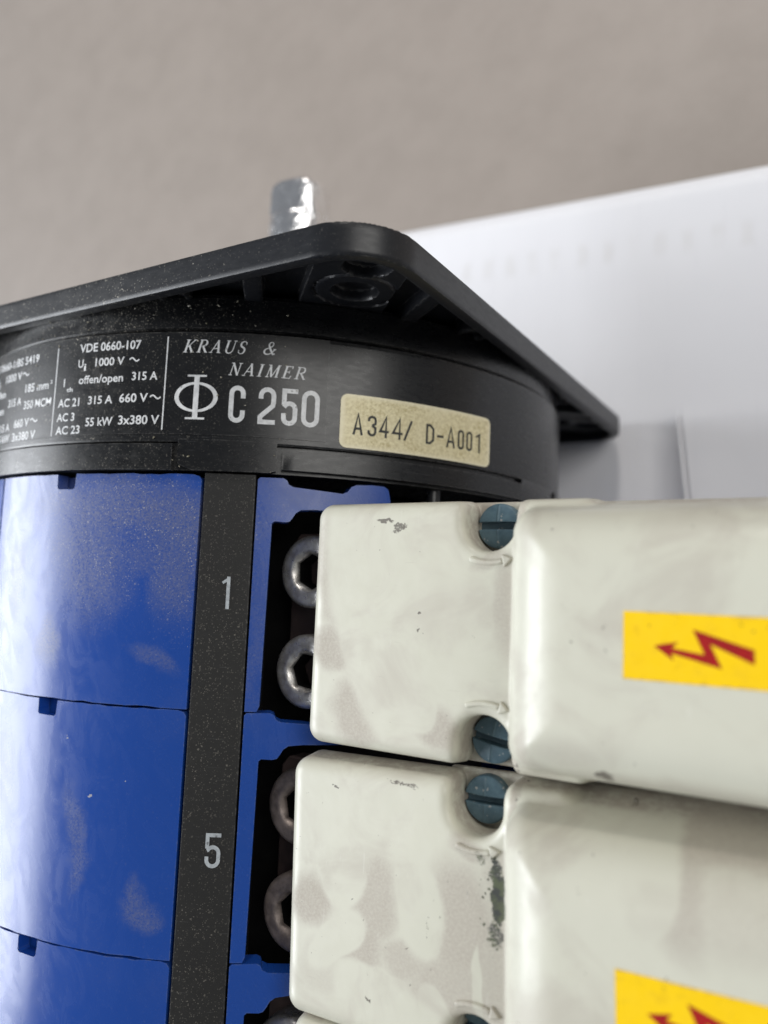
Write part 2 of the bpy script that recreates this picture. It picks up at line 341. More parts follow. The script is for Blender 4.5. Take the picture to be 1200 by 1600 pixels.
def arcpts(cx, cy, r, a0, a1, n=8, ry=None):
    ry = r if ry is None else ry
    return [(cx+r*math.cos(math.radians(a0+(a1-a0)*i/n)), cy+ry*math.sin(math.radians(a0+(a1-a0)*i/n))) for i in range(n+1)]

# signed-distance solids turned into smooth meshes (surface nets): moulded plastic gets real fillets and radii
def smin(a, b, k):
    h = np.clip(.5+.5*(b-a)/k, 0, 1); return b*(1-h)+a*h-k*h*(1-h)
def smax(a, b, k): return -smin(-a, -b, k)
def rbox(x, y, z, c, h, r):
    qx = np.abs(x-c[0])-(h[0]-r); qy = np.abs(y-c[1])-(h[1]-r); qz = np.abs(z-c[2])-(h[2]-r)
    return np.sqrt(np.maximum(qx, 0)**2+np.maximum(qy, 0)**2+np.maximum(qz, 0)**2)+np.minimum(np.maximum(qx, np.maximum(qy, qz)), 0)-r
def surfnet(f, lo, hi, st, proj=4):
    ax = [np.arange(lo[i], hi[i]+st, st) for i in range(3)]
    G = np.meshgrid(*ax, indexing='ij'); F = f(*G); sg = F < 0
    n = [len(a)-1 for a in ax]
    cnt = np.zeros(n, int); acc = np.zeros(n+[3])
    for d in range(3):
        sl0 = [slice(None)]*3; sl1 = [slice(None)]*3; sl0[d] = slice(0, -1); sl1[d] = slice(1, None)
        A, B = F[tuple(sl0)], F[tuple(sl1)]; cr = sg[tuple(sl0)] != sg[tuple(sl1)]
        ii = np.argwhere(cr); t = (A[cr]/(A[cr]-B[cr]))
        p = np.stack([ax[k][ii[:, k]] for k in range(3)], 1); p[:, d] += t*st
        o1, o2 = [k for k in range(3) if k != d]
        for da in (0, -1):
            for db in (0, -1):
                c = ii.copy(); c[:, o1] += da; c[:, o2] += db
                ok = (c >= 0).all(1) & (c < np.array(n)).all(1)
                np.add.at(cnt, tuple(c[ok].T), 1); np.add.at(acc, tuple(c[ok].T), p[ok])
    cells = np.argwhere(cnt > 0); idx = -np.ones(n, int); idx[tuple(cells.T)] = np.arange(len(cells))
    V = acc[cnt > 0]/cnt[cnt > 0][:, None]
    e = st*.02
    for _ in range(proj):
        v = f(V[:, 0], V[:, 1], V[:, 2])
        g = np.stack([(f(V[:, 0]+e*(k == 0), V[:, 1]+e*(k == 1), V[:, 2]+e*(k == 2))-f(V[:, 0]-e*(k == 0), V[:, 1]-e*(k == 1), V[:, 2]-e*(k == 2)))/(2*e) for k in range(3)], 1)
        V = V-np.clip(v, -st*.4, st*.4)[:, None]*g/np.maximum((g*g).sum(1), .25)[:, None]
    Q = []
    for d in range(3):
        o1, o2 = (d+1) % 3, (d+2) % 3
        sl0 = [slice(None)]*3; sl1 = [slice(None)]*3; sl0[d] = slice(0, -1); sl1[d] = slice(1, None)
        cr = sg[tuple(sl0)] != sg[tuple(sl1)]; ii = np.argwhere(cr); inside = sg[tuple(sl0)][cr]
        ok = (ii[:, o1] > 0) & (ii[:, o2] > 0) & (ii[:, o1] < n[o1]) & (ii[:, o2] < n[o2]); ii = ii[ok]; inside = inside[ok]
        q = []
        for da, db in ((-1, -1), (0, -1), (0, 0), (-1, 0)):
            c = ii.copy(); c[:, o1] += da; c[:, o2] += db; q.append(idx[tuple(c.T)])
        q = np.stack(q, 1); q[~inside] = q[~inside][:, ::-1]; Q.append(q)
    Q = np.concatenate(Q)
    V = (V+np.array([0, 0, AX]))*.001
    me = bpy.data.meshes.new('m')
    me.vertices.add(len(V)); me.vertices.foreach_set('co', V.ravel())
    me.loops.add(Q.size); me.loops.foreach_set('vertex_index', Q.ravel().astype(np.int32))
    me.polygons.add(len(Q)); me.polygons.foreach_set('loop_start', np.arange(0, Q.size, 4, dtype=np.int32))
    me.update(calc_edges=True); me.validate(); return me

# ================================================================ setting
bm = bmesh.new()
box(bm, -1500, 1500, -900, 1600, -AX-30, -AX)
t = link('table', from_bm(bm), MAT['table']); t['kind'] = 'structure'

# a sheet of white paper under the switch, with a crease running down from the shaded part
bm = bmesh.new(); g = []
xs = sorted(set([-60+i*9 for i in range(44)]+[93.2, 93.7, 94.2, 94.7, 95.2])); ys = [-190+i*7.5 for i in range(30)]+[36, 38]+[42+i*5.4 for i in range(15)]
for x in xs:
    col = []
    for y in ys:
        xx = x-(.10*(min(y, 37)-24) if 92 < x < 96 else 0); yy = y-(.044*x*max(0, y-60)/58)
        gro = -1.0 if (abs(x-94.2) < .3 and y < 37) else (.35 if (abs(x-94.2) < 1.2 and y < 37) else 0)
        col.append(bm.verts.new((xx, yy, -AX+1.3+gro+.25*math.sin(x*.03+y*.02)+(.5*math.exp(-((y-37)/4)**2) if x > 60 else 0))))
    g.append(col)
for i in range(len(xs)-1):
    for j in range(len(ys)-1): bm.faces.new((g[i][j], g[i+1][j], g[i+1][j+1], g[i][j+1]))
o = link('paper_sheet', from_bm(bm), MAT['paper'], angle=0)
sd = o.modifiers.new('thickness', 'SOLIDIFY'); sd.thickness = .0002; sd.offset = -1
o['label'] = 'large creased white paper sheet with faint marks along its edge, under the switch'; o['category'] = 'paper'

# ================================================================ the switch
root = bpy.data.objects.new('rotary_switch', None); C.objects.link(root); root.empty_display_size = .02
root['label'] = 'blue and black rotary switch with cream terminal covers and yellow warning labels, on white paper'
root['category'] = 'switch'
R = 75.98; RB = 75.10; PITCH = 42.32

# mounting flange
def f_flange(x, y, z):
    X, Z = np.abs(x), np.abs(z); h = 77.06; r = 12.1
    qx, qz = X-h+r, Z-h+r
    o = np.sqrt(np.maximum(qx, 0)**2+np.maximum(qz, 0)**2)+np.minimum(np.maximum(qx, qz), 0)-r
    slab = lambda a, b: np.abs(y-(a+b)/2)-(b-a)/2
    body = smax(o, slab(31.18, 36.64), .5)
    a, b = np.maximum(X, Z), np.minimum(X, Z)
    hollow = np.maximum(o+2.6, slab(25, 35.9))
    d, s = X-Z-2., X+Z
    boss = np.maximum(np.maximum((np.abs(d)-11.6)/1.414, (99.7-s)/1.414), slab(33.9, 36.2))
    px, pz = b-38., a-58.5; ux, uz = .62, .785           # ribs either side of each boss
    al = px*ux+pz*uz; pe = np.abs(px*uz-pz*ux)
    rib = np.maximum(np.maximum(pe-1.7, np.abs(al-8)-14), slab(33.2, 36.2))
    lug = np.maximum(np.sqrt((b-28.5)**2+(a-70.5)**2)-3.4, slab(33.0, 36.2))
    hollow = np.maximum(hollow, -np.minimum(boss, np.minimum(lug, rib)))
    f = smax(body, -hollow, .5)
    c1 = np.sqrt((X-60.0)**2+(Z-56.8)**2); c2 = np.sqrt((X-67.6)**2+(Z-64.6)**2)
    f = np.maximum(f, -np.maximum(c1-4.3, slab(20, 36.1)))
    f = np.maximum(f, -np.maximum(np.abs(c1-7.4)-.3, slab(20, 34.3)))
    f = smax(f, -np.maximum(c2-4.2, slab(20, 36.1)), .3)
    f = np.maximum(f, -np.maximum(np.sqrt((b-28.5)**2+(a-70.5)**2)-2.2, slab(20, 35)))
    return f
flange = link('mounting_flange', surfnet(f_flange, (-78.2, 30.2, -78.2), (78.2, 37.6, 78.2), .55), MAT['flange'], root, angle=42)

# shaft
def f_shaft(x, y, z):
    x = x-1.3; q = np.sqrt(x*x+z*z); c = smax(q-8.6, np.abs(y-60)-36.0, 3.2)
    flat = np.maximum(-(z+x*.1-7.0), -(y-86))
    return smax(c, -flat, 1.5)
link('drive_shaft', surfnet(f_shaft, (-9, 23, -9.4), (11.4, 97, 9.4), .6), MAT['shaft'], root, angle=0)

# housing drum
prof = [(50, 34.6), (73.4, 34.6), (74.5, 34.2), (74.9, 33.4), (75.1, 27.6), (74.8, 27.2), (73.8, 27.1), (73.8, 26.85), (75.5, 26.75), (75.93, 26.4),
        (R, 25.8), (R, 6.1), (75.9, 5.75), (75.0, 5.65), (75.0, .6), (72, .45), (50, .45)]
housing = link('housing', from_bm(lathe(prof)), MAT['housing'], root, angle=4)
def ring_piece(pts, r1, name, r0=73.5, bev=.3):
    bm = bmesh.new(); wrap(bm, [pts], r0, r1, 1.5); return link(name, from_bm(bm), MAT['housing'], housing, bevel=bev)
ring_piece([(-262, .4), (23.5, .4), (23.5, 5.3), (-262, 5.5)], R+.45, 'lip_ring')
ring_piece([(24.15, 2.1), (24.4, 1.5), (26.4, .5), (36.8, .6), (37.9, .95), (37.9, 6.3), (24.15, 6.3)], R+.05, 'lip_tab', bev=.2)
ring_piece([(38.65, 1.25), (81.4, 1.0), (81.4, 4.6), (38.65, 4.75)], R+.45, 'lip_ring')
bm = lathe([(R-.05, .2), (R, .5), (R, 5.7), (R-.05, 5.8)], 82.0, 97, 24); 
link('side_wall', from_bm(bm), MAT['housing'], housing)
# pin in the gap beside the blue edge
bm = bmesh.new()
r_ = bmesh.ops.create_cone(bm, cap_ends=True, segments=24, radius1=1.5, radius2=1.5, depth=9)
a_ = math.radians(63.7)
for v in bm.verts: v.co = (72*math.sin(a_)+v.co.x, v.co.z-1.0, 72*math.cos(a_)+v.co.y)
link('locating_pin', from_bm(bm), MAT['housing'], housing, bevel=.2)

# rating plate and its print
def rrect(x0, x1, y0, y1, rx, ry, n=6):
    p = []
    for cx, cy, a in ((x1-rx, y1-ry, 0), (x0+rx, y1-ry, 90), (x0+rx, y0+ry, 180), (x1-rx, y0+ry, 270)): p += arcpts(cx, cy, rx, a, a+90, n, ry)
    return p
bm = bmesh.new(); wrap(bm, [[(-60, 7.1), (44.5, 7.1), (44.5, 26.4), (-60, 26.4)]], R-2.5, R+.14, 1.5)
plate = link('rating_plate', from_bm(bm), MAT['plate'], root)

def bend(bm, r):
    for v in bm.verts:
        a = v.co.x/R; rr = r+v.co.z; v.co = (rr*math.sin(a), v.co.y, rr*math.cos(a))
def deg(a): return math.radians(a)*R
def type_text(bm, s, a0, a1, y, h):
    """one line of plain lettering fitted between two azimuths at a baseline and cap height"""
    cu = bpy.data.curves.new('t', 'FONT'); cu.body = s; cu.size = 10; cu.resolution_u = 3; cu.offset = .16
    o = bpy.data.objects.new('t', cu); C.objects.link(o)
    dg = bpy.context.evaluated_depsgraph_get(); me = bpy.data.meshes.new_from_object(o.evaluated_get(dg))
    b = bmesh.new(); b.from_mesh(me); bpy.data.objects.remove(o); bpy.data.curves.remove(cu); bpy.data.meshes.remove(me)
    xs = [v.co.x for v in b.verts]; x0, x1 = min(xs), max(xs)
    cap = 7.29
    for v in b.verts:
        v.co = (deg(a0)+(v.co.x-x0)/(x1-x0)*(deg(a1)-deg(a0)), y+v.co.y/cap*h, 0)
    merge(bm, b)
def ribbon(bm, pts, w, closed=False):
    """constant or varying width stroke along a line, in flat mm coordinates"""
    q_ = []
    for i_, p_ in enumerate(pts):                                # drop doubled points
        if not q_ or (Vector(p_)-Vector(q_[-1][0])).length > 1e-3: q_.append((p_, w[i_] if isinstance(w, (list, tuple)) else w))
    if closed and (Vector(q_[0][0])-Vector(q_[-1][0])).length < 1e-3: q_.pop()
    pts = [p_ for p_, _ in q_]; w = [v_ for _, v_ in q_]
    n = len(pts); L = []
    for i, p in enumerate(pts):
        p = Vector(p)
        a = Vector(pts[i-1]) if (i > 0 or closed) else None; b = Vector(pts[(i+1) % n]) if (i < n-1 or closed) else None
        d1 = (p-a).normalized() if a is not None else None; d2 = (b-p).normalized() if b is not None else None
        if d1 is None: d1 = d2
        if d2 is None: d2 = d1
        n1 = Vector((-d1.y, d1.x)); n2 = Vector((-d2.y, d2.x)); m = n1+n2
        m = n1 if m.length < .2 else m.normalized()
        k = 1/max(.5, m.dot(n1)); ww = (w[i] if isinstance(w, (list, tuple)) else w)/2
        L.append((bm.verts.new((p+m*ww*k).to_3d()), bm.verts.new((p-m*ww*k).to_3d())))
    for i in range(n if closed else n-1):
        A, B = L[i], L[(i+1) % n]
        try: bm.faces.new((A[0], A[1], B[1], B[0]))
        except ValueError: pass
TEXT = [('VDE 0660-107', 7.2, 17.65, 23.36, 1.72), ('U', 7.1, 8.05, 20.4, 1.6), ('i', 8.2, 8.6, 19.7, 1.5), ('1000 V', 10.25, 15.15, 20.4, 1.6),
        ('I', 4.5, 4.72, 16.9, 1.65), ('th', 5.2, 6.4, 15.8, .88), ('offen/open', 7.45, 15.15, 17.16, 1.6), ('315 A', 16.55, 20.5, 17.35, 1.6),
        ('AC 21', 3.7, 7.85, 12.87, 1.66), ('315 A', 9.47, 13.66, 13.05, 1.6), ('660 V', 14.8, 19.25, 13.15, 1.7), ('AC 3', 3.66, 7.15, 10.05, 1.62), ('AC 23', 3.63, 8.35, 7.5, 1.62),
        ('55 kW', 9.3, 13.95, 8.82, 1.66), ('3x380 V', 14.9, 21.2, 8.95, 1.74),
        ('VDE 0660-1/BS 5419', -17.6, -1.6, 22.85, 1.66), ('U', -14.9, -14, 20.1, 1.6), ('i', -13.7, -13.3, 19.4, 1.5), ('1000 V', -11.1, -5.9, 20.0, 1.66), ('185 mm', -4.55, 1.24, 16.95, 1.7), ('2', 1.6, 2.05, 17.9, .75),
        ('offen', -15., -10.8, 17.0, 1.6), ('open', -14.8, -11., 13.4, 1.6), ('315 A', -9.5, -5.45, 14.6, 1.66), ('350 MCM', -4.62, 2.08, 13.52, 1.68),
        ('315 A', -12.7, -8.4, 9.6, 1.66), ('660 V', -6.97, -2.85, 9.95, 1.7), ('55 kW', -12.8, -8.2, 7.3, 1.66), ('3x380 V', -7.2, -.95, 7.2, 1.74)]
bm = bmesh.new()
for q in TEXT: type_text(bm, *q)
for a0, a1, y in ((16.0, 17.5, 21.3), (19.6, 21.2, 14.05), (-5.7, -3.9, 20.85), (-2.5, -.75, 10.95)):
    ribbon(bm, [(deg(a0+(a1-a0)*i/10), y+.33*math.sin(i/10*2*math.pi)) for i in range(11)], .26)
bend(bm, R+.17)
link('lettering', from_bm(bm), MAT['white_ink'], plate, angle=0)

# brand line in spaced slanted capitals with serifs: strokes drawn one by one
TK, TN = .155, .065
def serif(x, y, w=.34): return ([(x-w/2, y), (x+w/2, y)], .055)
SER = {
 'K': (.86, [([(.2, 0), (.2, 1)], TK), serif(.2, .03), serif(.2, .97), ([(.24, .38), (.74, .97)], TN), ([(.38, .54), (.76, .03)], TK), serif(.76, .97, .26), serif(.78, .03, .3)]),
 'R': (.84, [([(.2, 0), (.2, 1)], TK), serif(.2, .03), ([(.04, .97), (.45, .97)]+arcpts(.45, .74, .23, 90, -90, 8)+[(.2, .51)], [TN, TN, TN, .09, .12, .13, .14, .13, .12, .09, TN, TN]), ([(.42, .5), (.78, .03)], TK), serif(.8, .03, .2)]),
 'A': (.86, [([(.1, 0), (.46, 1)], TN), ([(.44, 1), (.74, 0)], TK), ([(.24, .34), (.62, .34)], TN), serif(.1, .03, .28), serif(.74, .03, .32)]),
 'U': (.84, [([(.18, 1), (.18, .28)]+arcpts(.45, .28, .27, 180, 360, 8)+[(.72, 1)], [TK, TK, TK, .13, .11, .09, .08, .07, TN, TN, TN, TN]), serif(.18, .97), serif(.72, .97, .26)]),
 'S': (.66, [([(.56, .74)]+arcpts(.35, .75, .21, 10, 250, 9, .22)[0:]+arcpts(.33, .25, .23, 70, -160, 9, .25), [.05, .05, .05, .06, .07, .09, .11, .13, .14, .15, .155, .155, .15, .14, .12, .09, .07, .06, .05, .05, .05]), ([(.57, .72), (.57, .92)], .05), ([(.1, .08), (.1, .3)], .05)]),
 'N': (.92, [([(.2, 0), (.2, 1)], TN), ([(.18, 1), (.76, 0)], TK), ([(.76, 0), (.76, 1)], TN), serif(.2, .03, .28), serif(.14, .97, .22), serif(.76, .97, .28)]),
 'I': (.42, [([(.2, 0), (.2, 1)], TK), serif(.2, .03), serif(.2, .97)]),
 'M': (1.05, [([(.16, 0), (.2, 1)], TN), ([(.2, 1), (.5, .02)], TK), ([(.5, .02), (.84, 1)], TN), ([(.86, 1), (.88, 0)], TK), serif(.16, .03, .26), serif(.88, .03, .32), serif(.14, .97, .2), serif(.92, .97, .2)]),
 'E': (.76, [([(.2, 0), (.2, 1)], TK), ([(.04, .97), (.66, .97), (.66, .8)], TN), ([(.2, .52), (.5, .52)], TN), ([(.5, .4), (.5, .64)], .05), ([(.04, .03), (.66, .03), (.7, .24)], TN)]),
 '&': (.9, [([(.86, .42), (.66, .42)], TN), ([(.78, .42), (.6, .12)]+arcpts(.34, .24, .26, -50, -250, 9, .24)+[(.5, .62)]+arcpts(.42, .8, .15, -30, 200, 7, .18)+[(.4, .5), (.72, .03), (.86, .06)],
       [TN, TN]+[.07, .08, .10, .12, .13, .13, .12, .1, .08, .07]+[TN]+[.07, .08, .08, .07, .06, .07, .08, .1]+[TK, .13, TN])])}
def serif_line(bm, s, a0, a1, y, h, gap):
    tot = sum(SER[c][0] for c in s)+gap*(len(s)-1); slant = .28*h
    k = (deg(a1)-deg(a0)-slant)/tot; x = deg(a0)
    for c in s:
        for pts, wd in SER[c][1]:
            b = bmesh.new(); wm = (h+k)/2
            ribbon(b, [(x+px*k+py*slant, y+py*h) for px, py in pts], [q*wm for q in wd] if isinstance(wd, list) else wd*wm); merge(bm, lift(b))
        x += (SER[c][0]+gap)*k
bm = bmesh.new()
serif_line(bm, 'KRAUS', 23.95, 33.2, 22.5, 2.45, .26)
serif_line(bm, '&', 35.1, 37.4, 22.7, 2.4, .2)
serif_line(bm, 'NAIMER', 30.5, 41.6, 18.4, 2.38, .24)
# tall condensed capitals and figures
def cap(c, x0, x1, y, h, t):
    l, r = x0+t/2, x1-t/2; b, u = y+t/2, y+h-t/2; q = (r-l)/2; cx = (l+r)/2
    A = lambda cy, a, e: arcpts(cx, cy, q, a, e, 8)
    if c == 'C': return [([(r, y+h*.66), (r, u-q)]+A(u-q, 0, 180)+A(b+q, 180, 360)+[(r, y+h*.34)], t)]
    if c == '0': return [([(r, b+q), (r, u-q)]+A(u-q, 0, 180)[1:]+A(b+q, 180, 360)[:-1], t, True)]
    if c == '2': return [([(l, y+h*.68), (l, u-q)]+A(u-q, 180, 0)+[(r, y+h*.60), (r-.1*q, y+h*.5), (l, y+h*.2), (l, b)], t), ([(x0, b), (x1, b)], t)]
    if c == '5': return [([(x1-.02, u), (l, u), (l, y+h*.56)], t), ([(l, y+h*.50)]+A(y+h*.60-q, 150, 0)+[(r, b+q)]+A(b+q, 0, -180)+[(l, y+h*.33)], t)]
    if c == '1': return [([(r, y), (r, y+h)], t), ([(x0, y+h*.80), (r, y+h*.93)], t*.8)]
    if c == '3': return [([(l, y+h*.72), (l, u-q)]+A(u-q, 180, 0)+[(r, y+h*.62), (cx, y+h*.52)], t), ([(cx, y+h*.52), (r, y+h*.42), (r, b+q)]+A(b+q, 0, -180)+[(l, y+h*.28)], t)]
    if c == '4': return [([(r-.18*(x1-x0), y), (r-.18*(x1-x0), y+h), (l, y+h*.3), (x1, y+h*.3)], t)]
    if c == 'A': return [([(l, y), (cx, y+h), (r, y)], t), ([(l+.2*q, y+h*.3), (r-.2*q, y+h*.3)], t)]
    if c == 'D': return [([(l, b), (l, u), (cx, u), (r, u-q*.9), (r, b+q*.9), (cx, b)], t, True)]
    if c == '-': return [([(x0, y+h*.47), (x1, y+h*.47)], t)]
    if c == '/': return [([(x0, y), (x1, y+h)], t)]
def caps(bm, items, y, h, t):
    for c, a0, a1 in items:
        for s in cap(c, deg(a0), deg(a1), y, h, t):
            b = bmesh.new(); ribbon(b, s[0], s[1], len(s) > 2); merge(bm, lift(b))
caps(bm, [('C', 30.95, 33.2), ('2', 35.0, 37.4), ('5', 38.2, 40.4), ('0', 40.95, 43.45)], 9.55, 6.95, .86)
bend(bm, R+.17)
link('lettering', from_bm(bm), MAT['white_ink'], plate, angle=0)
# round emblem: a ring crossed by an upright bar with serifs
bm = bmesh.new(); cx, cy = deg(26.3), 14.1
k = 40
ribbon(bm, [(cx+3.66*math.cos(2*math.pi*i/k), cy+2.6*math.sin(2*math.pi*i/k)) for i in range(k)], [.42+.40*abs(math.cos(2*math.pi*i/k))**1.5 for i in range(k)], True)
b = bmesh.new(); ribbon(b, [(cx, 10.0), (cx, 18.2)], .98); merge(bm, lift(b))
for y in (10.1, 18.1):
    b = bmesh.new(); ribbon(b, [(cx-1.8, y), (cx+1.8, y)], .36); merge(bm, lift(b))
bend(bm, R+.175)
link('emblem', from_bm(bm), MAT['white_ink'], plate, angle=0)
for a_, y0, y1 in ((21.7, 7.9, 25.55), (2.78, 7.3, 24.85)):
    bm = bmesh.new(); ribbon(bm, [(deg(a_), y0+(y1-y0)*i/4) for i in range(5)], .24); bend(bm, R+.17)
    link('divider_line', from_bm(bm), MAT['white_ink'], plate, angle=0)

# aged gold inventory sticker
bm = bmesh.new(); wrap(bm, [rrect(46.45, 72.6, 6.4, 16.65, 1.1, 1.3)], R-.1, R+.16, 1.5)
st = link('inventory_sticker', from_bm(bm), MAT['gold'], root)
bm = bmesh.new()
caps(bm, [('A', 48.3, 49.85), ('3', 50.5, 51.85), ('4', 52.25, 53.75), ('4', 54.25, 55.95), ('/', 56.25, 57.4), ('D', 59.85, 61.3), ('-', 61.8, 63.0), ('A', 63.5, 65.2), ('0', 65.7, 66.95), ('0', 67.4, 68.65), ('1', 69.4, 70.35)], 9.0, 4.0, .46)
bend(bm, R+.19)
link('lettering', from_bm(bm), MAT['black_ink'], st, angle=0)

# black number strip
bm = bmesh.new(); wrap(bm, [[(28.05, -132), (35.2, -132), (35.2, .3), (28.05, .3)]], 72, RB-.05, 1.5)
strip = link('number_strip', from_bm(bm), MAT['strip'], root, bevel=.15)
def digit(items, y, h, t):
    bm = bmesh.new(); caps(bm, items, y, h, t); bend(bm, RB+.0)
    link('digit', from_bm(bm), MAT['grey_ink'], strip, angle=0)
digit([('1', 31.5, 32.55)], -24.3, 5.8, .62)
digit([('5', 31.4, 33.45)], -69.0, 5.85, .66)

# dark inside of the drum
bm = lathe([(1, -.2), (58, -.2), (58, -131), (1, -131)], n=64)
link('inner_body', from_bm(bm), MAT['core'], root)
bm = bmesh.new(); wrap(bm, [[(27.6, -130.8), (37.6, -130.8), (37.6, .1), (27.6, .1)]], 66, 71.5)
link('strip_backing', from_bm(bm), MAT['core'], root)

# blue contact sections
def jit(a): return random.uniform(-a, a)
def section(k, sd):
    random.seed(sd); y0 = -k*PITCH-.07; y1 = -(k+1)*PITCH+.07; bm = bmesh.new()
    def Y(v): return y0+v
    b = y1-y0
    top = [(-9.9, 0.), (-7, 0), (-4, 0), (-1.5, 0), (1.2, 0), (4.05, 0.), (4.1, -2.6), (4.35, -2.95), (7.2, -3.0), (7.55, -2.7), (7.7, 0.)]+[(9.4+i*1.35, 0.) for i in range(12)]
    top = [(a, v+((jit(.14)-.1) if v == 0 and 0 < a < 24 else 0)) for a, v in top]+[(26.5, -.05), (27.3, -.35), (27.65, -1.0)]
    bot = [(27.65, b)]+[(24-i*1.7, b+abs(jit(.22))*(1 if i % 3 else .2)) for i in range(19)]+[(-9.9, b)]
    wrap(bm, [[(a, Y(v)) for a, v in top+bot]], 72.6, RB, 1.5)
    wrap(bm, [[(-258, Y(0)), (-10.4, Y(0)), (-10.4, Y(b)), (-258, Y(b))]], 72.6, RB, 3.0)
    wrap(bm, [[(-258, Y(-.3)), (27.4, Y(-.3)), (27.4, Y(b+.3)), (-258, Y(b+.3))]], 69.5, 72.3, 3.0)
    right = [(35.5, -.5), (35.8, -.08), (39.0, 0), (39.55, -.35), (39.8, -1.1), (40.5, -1.55), (44.5, -1.9), (47.5, -2.15), (48.2, -1.75), (48.8, -.7), (49.5, -.3), (51.8, -.05), (53.8, -.1), (54.45, -.7), (54.8, -2.7), (55.0, -5.6),
             (43.6, -5.5), (41.7, -5.7), (41.0, -6.3), (40.6, -7.2), (40.2, -7.9), (39.6, -8.1), (38.1, -8.0), (37.75, -8.4), (37.45, -41.2), (37.1, b), (35.5, b)]
    wrap(bm, [[(a, Y(v)) for a, v in right]], 71.6, RB, 1.0)
    o = link('switch_section', from_bm(bm), MAT['blue'], root, bevel=.28)
    # terminal bar in the pocket
    bb = bmesh.new(); add = extrude_xy([(42.6, Y(-11.2)), (44.2, Y(-9.4)), (86, Y(-9.4)), (86, Y(-41.9)), (44.4, Y(-41.9)), (42.9, Y(-40.4))], 43.5, 48.2); merge(bb, add)
    link('terminal_bar', from_bm(bb), MAT['bar'], o, bevel=.3)
    return o
def f_bolt(x, y, z):
    q = np.sqrt(x*x+y*y); f = smax(q-6.75, np.abs(z-43.6)-3.6, 1.4)
    ang = np.arctan2(y, x); hx = np.maximum(np.abs(x), np.maximum(np.abs(x*.5+y*.866), np.abs(x*.5-y*.866)))
    f = smax(f, -np.maximum(hx-2.95, -(z-41.0)), .35)
    cone = q-(3.6+(z-46.85)*.9)
    f = smax(f, -np.maximum(cone, -(z-46.0)), .4)
    return f
bolt_me = surfnet(f_bolt, (-7.6, -7.6, 39.4), (7.6, 7.6, 48.0), .22)
bolt_me.materials.append(MAT['bolt']); bolt_me.materials.append(MAT['core'])
for p_ in bolt_me.polygons:
    c_ = p_.center*1000; p_.material_index = 1 if math.hypot(c_.x, c_.y) < 4.0 and c_.z-AX < 45.9 else 0  # socket faces coloured near black to stand for the shade inside the hole
bolt_me.polygons.foreach_set('use_smooth', [True]*len(bolt_me.polygons)); bolt_me.set_sharp_from_angle(angle=math.radians(45))
bolt_me2 = bolt_me.copy(); bolt_me2.materials[0] = MAT['bolt_shaded']
def put(name, me, parent, x, y, z=0., rot=0.):
    o = bpy.data.objects.new(name, me); C.objects.link(o); o.parent = parent
    o.location = (x*.001, y*.001, z*.001); o.rotation_euler = (0, 0, math.radians(rot)); return o
sections = []
for k in range(3):
    o = section(k, 11+k*5); sections.append(o)
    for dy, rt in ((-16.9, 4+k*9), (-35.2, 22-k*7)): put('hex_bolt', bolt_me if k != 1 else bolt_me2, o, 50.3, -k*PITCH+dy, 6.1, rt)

# cream terminal covers
YC = -25.55; NX = 83.0; OX, OZ = 5.6, 5.3
DL, DS = 0., 0.
def f_cover(x, y, z):
    Y = np.abs(y)
    hl = 21.1-(z-46)*.11
    def rounded(qx, qy, qz, r):
        qx, qy, qz = qx+r, qy+r, qz+r
        return np.sqrt(np.maximum(qx, 0)**2+np.maximum(qy, 0)**2+np.maximum(qz, 0)**2)+np.minimum(np.maximum(qx, np.maximum(qy, qz)), 0)-r
    # low step, corners rounded in plan
    px = np.abs(x-75+DL)-25-(z-46)*-.06; py = Y-hl; rr = 2.6
    pl = np.sqrt(np.maximum(px+rr, 0)**2+np.maximum(py+rr, 0)**2)+np.minimum(np.maximum(px+rr, py+rr), 0)-rr
    low = smax(pl, np.maximum(z-54.5, 46.2-z), 2.4)
    # slots round the screws
    sl = np.sqrt((x-NX)**2+np.minimum(Y-16.75, 0)**2); sl = np.where(Y > 16.75, np.abs(x-NX), sl)-4.35
    low = smax(low, -np.maximum(sl, 46.9-z), 1.6)
    # tall part
    hr = 20.7-np.maximum(z-46, 0)*.20
    qx = np.maximum(87.7+DS+np.maximum(z-54.5, -8)*.30-x, x-152); qy = Y-hr; r2 = 3.4
    pr = np.sqrt(np.maximum(qx+r2, 0)**2+np.maximum(qy+r2, 0)**2)+np.minimum(np.maximum(qx+r2, qy+r2), 0)-r2
    tall = smax(pr, z-66.3, 7.5); tall = np.maximum(tall, 26-z)
    tall = smax(tall, -np.maximum(sl, 46.9-z), 1.0)
    f = smin(low, tall, .7)
    base = rbox(x, Y, z, (84, 0, 46.0), (8.5, 20.9, .95), .5)
    f = np.minimum(f, base)
    return f
cov_me = surfnet(f_cover, (48.5, -22.6, 25), (154, 22.6, 67.6), .5)
cov_me.materials.append(MAT['cream']); cov_me.polygons.foreach_set('use_smooth', [True]*len(cov_me.polygons))
DL, DS = 1.5, .8
cov_me2 = surfnet(f_cover, (46.5, -22.6, 25), (154, 22.6, 67.6), .5)
cov_me2.materials.append(MAT['cream']); cov_me2.polygons.foreach_set('use_smooth', [True]*len(cov_me2.polygons))
def f_screw(x, y, z):
    q = np.sqrt(x*x+y*y)
    f = smax(q-3.65, np.sqrt(x*x+y*y+(z-39.5)**2)-9.9, .35); f = np.maximum(f, 44.5-z)
    f = smin(f, np.sqrt((x*1.)**2+(np.sqrt(y*y+(z-39.5)**2)-9.9)**2)-.13+np.maximum(np.abs(y)-3.3, 0), .12)
    return smax(f, -np.maximum(np.abs(y)-.60, 47.3-z), .16)
scr_me = surfnet(f_screw, (-4.1, -4.1, 44), (4.1, 4.1, 50), .15)
